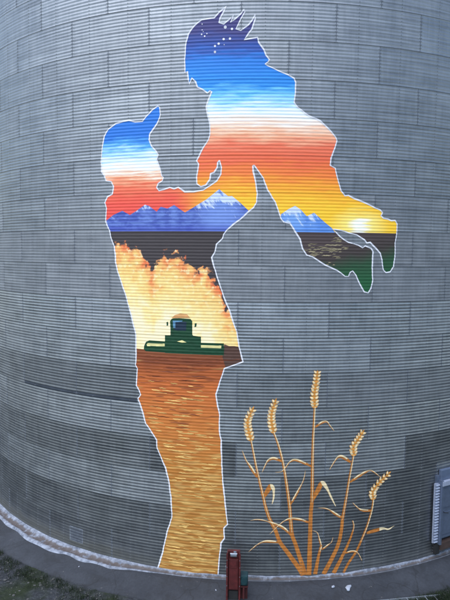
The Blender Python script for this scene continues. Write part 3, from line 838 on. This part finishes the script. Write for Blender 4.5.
# ------------------------------------------------------------------ foundation and foam sealant
def mat_concrete():
    t = NT('damp_concrete', 0.8, 0, 0.35)
    p = t.obj()
    n1 = t.noise(p, 0.8, 5, 0.62)
    n2 = t.noise(p, 14, 5, 0.7)
    c = t.ramp(n1, [(0.3, lin((36, 39, 46))), (0.7, lin((52, 55, 62)))])
    c = t.mix(0.5, c, t.ramp(n2, [(0.25, (0.3, 0.3, 0.3, 1)), (0.75, (0.7, 0.7, 0.7, 1))]), 'OVERLAY')
    sp = t.smooth(t.noise(p, 5.5, 4, 0.7), 0.66, 0.74)
    c = t.mix(t.math('MULTIPLY', sp, 0.5), c, lin((110, 108, 106)))
    stain = t.smooth(t.noise(p, 1.7, 6, 0.7, 0.6), 0.48, 0.66)
    c = t.mix(t.math('MULTIPLY', stain, 0.45), c, lin((30, 31, 34)))
    vo = t.node('ShaderNodeTexVoronoi', feature='DISTANCE_TO_EDGE')
    dv = t.node('ShaderNodeVectorMath', operation='ADD')
    t.put(dv.inputs[0], p)
    nv = t.node('ShaderNodeTexNoise')
    t.put(nv.inputs['Vector'], p)
    nv.inputs['Scale'].default_value = 1.3
    t.put(dv.inputs[1], nv.outputs['Color'])
    t.put(vo.inputs['Vector'], dv.outputs[0])
    vo.inputs['Scale'].default_value = 0.45
    c = t.mix(t.smooth(vo.outputs['Distance'], 0.012, 0.003, 0.0, 0.35), c, lin((20, 20, 22)))
    t.color(c)
    t.bump(n2, 0.5, 0.02)
    return t.m
def lathe(name, prof_fn, nseg, mat, parent, a0=-math.pi, a1=math.pi, smooth=True, uvs=False):
    vv, ff = [], []
    rows = None
    for i in range(nseg + 1):
        a = a0 + (a1 - a0) * i / nseg
        pf = prof_fn(a)
        rows = len(pf)
        for (r, z) in pf:
            vv.append((r * math.sin(a), -r * math.cos(a), z))
    for i in range(nseg):
        for j in range(rows - 1):
            p = i * rows + j
            ff.append((p, p + 1, p + rows + 1, p + rows))
    me = mesh_from(vv, ff, name, smooth)
    if uvs:
        u = me.uv_layers.new(name='wall')
        for lp in me.loops:
            vi = lp.vertex_index
            u.data[lp.index].uv = ((a0 + (a1 - a0) * (vi // rows) / nseg) * R, (vi % rows) / (rows - 1))
    return link(name, me, mat, parent)
def wob(a, seed, k=6):
    r_ = random.Random(seed)
    return sum(math.sin(a * f + r_.uniform(0, 6.28)) * w for f, w in [(r_.uniform(4, 9), .4), (r_.uniform(18, 30), .3), (r_.uniform(50, 80), .2), (r_.uniform(120, 190), .16)][:k])
CONC = mat_concrete()
fnd = lathe('concrete_foundation', lambda a: [(R - 0.4, -0.03), (R + 0.3, -0.035), (R + 0.40, -0.045), (R + 0.47, -0.085 + 0.008 * wob(a, 3)), (R + 0.8, -0.155), (14.83 + 0.05 * wob(a, 9), -0.245), (14.88 + 0.05 * wob(a, 9), -0.27), (14.93 + 0.05 * wob(a, 9), -0.45)], 480, CONC, binr)

def mat_foam():
    t = NT('sprayed_foam_sealant', 0.75, 0, 0.3)
    s, v, _ = t.sep(t.uv())
    p = t.obj()
    n = t.noise(p, 3.2, 5, 0.65)
    n2 = t.noise(p, 5, 4, 0.7)
    c = t.ramp(n2, [(0.3, lin((70, 76, 88))), (0.65, lin((138, 144, 158)))])
    mid = t.math('MULTIPLY', t.smooth(t.math('ADD', v, t.math('MULTIPLY', t.math('SUBTRACT', n, 0.5), 0.5)), 0.20, 0.36), t.smooth(t.math('ADD', v, t.math('MULTIPLY', t.math('SUBTRACT', n2, 0.5), 0.4)), 0.80, 0.64))
    right = t.smooth(s, -5.0, 0.0)
    grime = t.math('MULTIPLY', mid, t.smooth(n, 0.30, 0.5))
    c = t.mix(t.math('MULTIPLY', grime, 0.85), c, lin((74, 64, 58)))
    outer = t.math('MULTIPLY', t.math('MULTIPLY', t.smooth(v, 0.38, 0.6), right), t.smooth(n, 0.30, 0.5))
    c = t.mix(t.math('MULTIPLY', outer, 0.85), c, lin((72, 74, 80)))
    t.color(c)
    t.bump(n2, 0.3, 0.02)
    return t.m
wobA = [random.Random(21).uniform(0, 1)]
def foam_prof(a):
    s = a * R
    L = 1 / (1 + math.exp((s + 3.4) * 2.2))            # 1 on the left, 0 on the right
    left_fade = 0.75 + 0.25 * math.cos((s + 7) * 0.25)
    w = 0.15 + 0.28 * L * left_fade + 0.03 * wob(a, 5, 3) + 0.11 * L * wob(a, 6, 3)
    h = 0.055 + 0.022 * wob(a, 7, 3) + 0.05 * max(0, wob(a, 31, 3))
    h2 = max(0.0, 0.012 + L * (0.035 + 0.045 * wob(a, 8, 3)))
    b = -0.033
    out = [(R - 0.02, h + 0.05)]
    for f in np.linspace(0.04, 1, 13):
        r = R + w * f
        z = b + max(0.0, h * math.exp(-((f - 0.10) / 0.18) ** 2) * 1.25 + h2 * math.exp(-((f - 0.82) / 0.13) ** 2) + 0.016 * (1 - f) )
        if f > 0.97:
            z = b - 0.02
        if R + 0.30 < r:
            z -= (r - R - 0.30) * 0.1
        out.append((r, z))
    return out
lathe('foam_sealant', foam_prof, 1400, mat_foam(), fnd, uvs=True)

# loose crumbs of foam on the concrete
FOAMW = mat_plain('foam_crumb', (150, 156, 170), 0.8, 0, 0.1, 9)
def crumb(x, y, z, r, seed, label):
    bm = bmesh.new()
    bmesh.ops.create_icosphere(bm, subdivisions=2, radius=1.0)
    g = random.Random(seed)
    for v in bm.verts:
        n = 0.5 + 0.9 * g.random()
        v.co = Vector((v.co.x * r * 1.6 * n, v.co.y * r * 0.7 * n, max(-0.25, v.co.z) * r * 0.3 * n))
    bmesh.ops.rotate(bm, cent=(0, 0, 0), matrix=Matrix.Rotation(g.uniform(0, 6.28), 3, 'Z'), verts=bm.verts)
    o = bm_obj('foam_crumb', bm, FOAMW, smooth=True)
    o.location = (x, y, z)
    tag(o, label, 'foam scrap', 'foam scraps on the concrete')
def apron_z(r):
    return float(np.interp(r, [R + 0.3, R + 0.47, R + 0.8, 14.83], [-0.035, -0.085, -0.155, -0.245]))
for (x, y, r, lab) in CRUMBS:
    rr = math.hypot(x, y)
    crumb(x, y, apron_z(rr) + r * 0.07, r, int(abs(x) * 1000), lab)

# ------------------------------------------------------------------ red unloading auger head
RED = mat_plain('red_enamel', (74, 27, 29), 0.55, 0.0, 0.5, 7, 0.4, 0.1)
REDD = mat_plain('red_enamel_inside', (60, 24, 26), 0.6, 0.0, 0.5, 5, 0.4)
TEAL = mat_plain('teal_motor_paint', (26, 54, 60), 0.5, 0.1, 0.25, 6)
ZINC = mat_plain('zinc_plate', (150, 158, 170), 0.4, 0.8, 0.2, 8)
DARK = mat_plain('dark_rubber_and_opening_shade', (30, 30, 32), 0.8, 0, 0.3, 8)
ax = -0.34 / 14.3
aug = empty('auger_head', (14.45 * math.sin(ax), -14.45 * math.cos(ax), -0.10), ax)
aug.scale = (0.97, 0.97, 1.13)
tag(aug, 'red steel auger drive housing with a teal motor standing against the bin foot', 'auger')
def part(name, mat, parent, fn, smooth=False):
    bm = bmesh.new()
    fn(bm)
    return bm_obj(name, bm, mat, parent, smooth)
# housing: back plate, two side flanges, lid; local -Y faces the camera
def housing(bm):
    box(bm, (0, 0.03, 0.60), (0.34, 0.10, 1.36), bevel=0.008)
part('housing', RED, aug, housing)
for sx in (-1, 1):
    part('side_flange', RED, aug, lambda bm: (box(bm, (sx * 0.185, -0.03, 0.58), (0.028, 0.26, 1.40), bevel=0.006), box(bm, (sx * 0.20, -0.155, 0.58), (0.05, 0.012, 1.38), bevel=0.003)))
part('cover_plate', RED, aug, lambda bm: (box(bm, (0, -0.085, 0.66), (0.30, 0.05, 0.86), bevel=0.012), box(bm, (0, -0.115, 0.95), (0.22, 0.02, 0.22), bevel=0.006)))
part('top_bracket', ZINC, aug, lambda bm: (box(bm, (0, -0.06, 1.18), (0.20, 0.10, 0.05), bevel=0.006), cyl(bm, (-0.11, -0.06, 1.215), (0.11, -0.06, 1.215), 0.022, 12), box(bm, (0.04, 0.0, 1.23), (0.09, 0.06, 0.09), bevel=0.01)))
part('chute_opening_shade', DARK, aug, lambda bm: box(bm, (0, -0.04, 0.02), (0.30, 0.10, 0.30), bevel=0.004))  # solid block, its dark colour stands for the shade inside the opening
for zz in (0.36, 0.62, 0.88, 1.08):
    for sx in (-1, 1):
        part('bolt', ZINC, aug, lambda bm: cyl(bm, (sx * 0.20, -0.158, zz), (sx * 0.20, -0.176, zz), 0.012, 6))
part('latch', ZINC, aug, lambda bm: (box(bm, (-0.235, -0.06, 0.82), (0.05, 0.06, 0.09), bevel=0.006)))
mot = part('motor', TEAL, aug, lambda bm: (box(bm, (0.335, 0.02, 0.50), (0.23, 0.30, 0.27), bevel=0.03), cyl(bm, (0.335, -0.17, 0.50), (0.335, -0.12, 0.50), 0.10, 20)))
for i in range(7):
    part('cooling_fin', TEAL, mot, lambda bm: box(bm, (0.335, 0.03, 0.40 + i * 0.034), (0.25, 0.24, 0.010)))
part('motor_mount', REDD, aug, lambda bm: (box(bm, (0.33, 0.0, 0.33), (0.27, 0.28, 0.03), bevel=0.005), box(bm, (0.33, 0.05, 0.08), (0.24, 0.16, 0.48), bevel=0.012), box(bm, (0.33, -0.10, 0.16), (0.05, 0.16, 0.30), bevel=0.005)))
part('base_plate', REDD, aug, lambda bm: box(bm, (0.08, 0.0, -0.10), (0.80, 0.32, 0.03), bevel=0.004))

# ------------------------------------------------------------------ walk-in door on the right
DW = mat_plain('door_galvanised', (104, 116, 138), 0.45, 0.6, 0.15, 5)
DF = mat_plain('door_frame_white', (150, 158, 178), 0.5, 0.25, 0.15, 6)
DB = mat_plain('door_header_blue', (82, 94, 116), 0.5, 0.1, 0.15, 5)
DR = mat_plain('rusty_brown_board', (60, 46, 42), 0.8, 0.0, 0.3, 5)
da = 7.25 / R
door = empty('bin_door', (R * math.sin(da), -R * math.cos(da), 0), da)
tag(door, 'pale steel access door unit with a ribbed white jamb at the right edge of the bin', 'door')
Z0, Z1 = 0.55, 2.66
def rib_jamb(bm, x, w, y):
    n = 21
    st = (Z1 - Z0) / n
    for i in range(n):
        box(bm, (x, y, Z0 + (i + 0.5) * st), (w, 0.07, st * 0.60), Matrix.Rotation(math.radians(-24), 3, 'X'), bevel=0.006)
    box(bm, (x, y + 0.05, (Z0 + Z1) / 2), (w * 0.96, 0.05, Z1 - Z0))
for sx in (-1, 1):
    part('ribbed_jamb', DF, door, lambda bm: rib_jamb(bm, sx * 0.52, 0.18, -0.13))
    part('jamb_post', DW, door, lambda bm: (box(bm, (sx * 0.375, -0.16, (Z0 + Z1) / 2 + 0.03), (0.085, 0.16, Z1 - Z0 + 0.16), bevel=0.008)))
part('header', DB, door, lambda bm: (box(bm, (0.05, -0.08, 2.92), (0.80, 0.12, 0.36), bevel=0.02)))
part('lintel', DF, door, lambda bm: (box(bm, (0, -0.20, 2.66), (0.80, 0.12, 0.16), bevel=0.01)))
leaf = part('door_leaf', DW, door, lambda bm: (box(bm, (0, -0.13, 1.62), (0.66, 0.05, 1.90), bevel=0.01), box(bm, (0, -0.165, 2.1), (0.52, 0.02, 0.66), bevel=0.008), box(bm, (0, -0.165, 1.2), (0.52, 0.02, 0.8), bevel=0.008)))
part('handle', DARK, leaf, lambda bm: (cyl(bm, (-0.22, -0.17, 1.62), (-0.22, -0.24, 1.62), 0.012, 8), cyl(bm, (-0.22, -0.24, 1.62), (-0.06, -0.24, 1.58), 0.014, 8)))
for zz in (0.95, 1.65, 2.3):
    part('hinge', DARK, leaf, lambda bm: (cyl(bm, (0.33, -0.175, zz - 0.06), (0.33, -0.175, zz + 0.06), 0.016, 8)))
part('sill_board', DR, door, lambda bm: (box(bm, (0.06, -0.14, 0.42), (0.80, 0.18, 0.26), bevel=0.01)))
part('kick_plate', DARK, door, lambda bm: (box(bm, (-0.44, -0.12, 0.33), (0.20, 0.10, 0.36), bevel=0.008)))
# wall behind the door is dark filler so that no gap shows between curve and flat frame
part('frame_filler', DW, door, lambda bm: box(bm, (0, -0.01, 1.75), (1.0, 0.14, 2.3)))

# ------------------------------------------------------------------ ladder on the ground, lower right
ALU = mat_plain('weathered_aluminium', (150, 156, 164), 0.4, 0.6, 0.15, 9)
lad = empty('ladder', LADDER_END, LADDER_ROT)
tag(lad, 'pale aluminium ladder lying on the ground below the wheat, lower right', 'ladder')
LL = 3.4
for y in (0.0, -0.40):
    part('rail', ALU, lad, lambda bm: (box(bm, (-LL / 2, y, 0.0), (LL, 0.028, 0.075), bevel=0.006)))
for i in range(11):
    part('rung', ALU, lad, lambda bm: cyl(bm, (-0.2 - i * 0.305, 0.0, 0.0), (-0.2 - i * 0.305, -0.40, 0.0), 0.017, 10))

# ------------------------------------------------------------------ grass and stones along the foundation
def mat_grass():
    t = NT('dark_grass', 0.75, 0, 0.25)
    n = t.noise(t.obj(), 2.0, 4, 0.6)
    t.color(t.ramp(n, [(0.3, lin((22, 32, 20))), (0.6, lin((38, 50, 30))), (0.8, lin((66, 68, 46)))]))
    return t.m
g = random.Random(17)
vv, ff = [], []
clumps = []
while len(clumps) < 900:
    a = g.uniform(-1.05, 0.75) if g.random() < 0.75 else g.uniform(0.36, 0.62)
    r = 14.98 + abs(g.gauss(0, 0.6))
    dens = 0.5 + 0.5 * math.sin(a * 13 + 1.0) * math.sin(a * 5.1)
    if r > 15.5 and g.random() > 0.6 * dens + 0.08:
        continue
    if -0.33 < a < 0.30 and r < 15.3 and g.random() > 0.3:
        continue
    clumps.append((a, r, g.uniform(0.05, 0.17)))
for (a, r, h) in clumps:
    cx, cy = r * math.sin(a), -r * math.cos(a)
    for _ in range(26):
        px, py = cx + g.gauss(0, 0.07), cy + g.gauss(0, 0.07)
        an = g.uniform(0, 6.28)
        w = g.uniform(0.003, 0.006)
        hh = h * g.uniform(0.5, 1.2)
        lx, ly = g.gauss(0, 0.5) * hh, g.gauss(0, 0.5) * hh
        b = len(vv)
        dx, dy = math.cos(an) * w, math.sin(an) * w
        vv += [(px - dx, py - dy, GZ - 0.02), (px + dx, py + dy, GZ - 0.02), (px + lx * 0.4 + dx * .7, py + ly * 0.4 + dy * .7, GZ + hh * 0.6), (px + lx * 0.4 - dx * .7, py + ly * 0.4 - dy * .7, GZ + hh * 0.6), (px + lx, py + ly, GZ + hh)]
        ff += [(b, b + 1, b + 2, b + 3), (b + 3, b + 2, b + 4)]
gr = link('grass', mesh_from(vv, ff, 'grass', False), mat_grass())
tag(gr, 'dark ragged grass growing along the edge of the concrete', 'grass', kind='stuff')
vv, ff = [], []
ico = bmesh.new()
bmesh.ops.create_icosphere(ico, subdivisions=1, radius=1.0)
ico.verts.ensure_lookup_table()
iv = [v.co.copy() for v in ico.verts]
fi = [tuple(v.index for v in f.verts) for f in ico.faces]
ico.free()
for _ in range(2200):
    a = g.uniform(-1.0, 0.75)
    r = 14.98 + abs(g.gauss(0, 1.0))
    s_ = min(0.05, 0.010 * math.exp(abs(g.gauss(0, 0.7))))
    cx, cy = r * math.sin(a), -r * math.cos(a)
    b = len(vv)
    ex, ey, ez_ = g.uniform(.7, 1.5), g.uniform(.7, 1.5), g.uniform(.4, .8)
    for v in iv:
        n = g.uniform(.8, 1.15)
        vv.append((cx + v.x * s_ * ex * n, cy + v.y * s_ * ey * n, GZ + 0.005 + s_ * 0.15 + v.z * s_ * ez_ * n))
    ff += [tuple(b + i for i in f) for f in fi]
st = link('gravel', mesh_from(vv, ff, 'gravel', False), mat_plain('gravel_stone', (70, 70, 70), 0.9, 0, 0.4, 3))
tag(st, 'loose grey gravel scattered on the ground beside the concrete', 'gravel', kind='stuff')

bpy.context.view_layer.update()
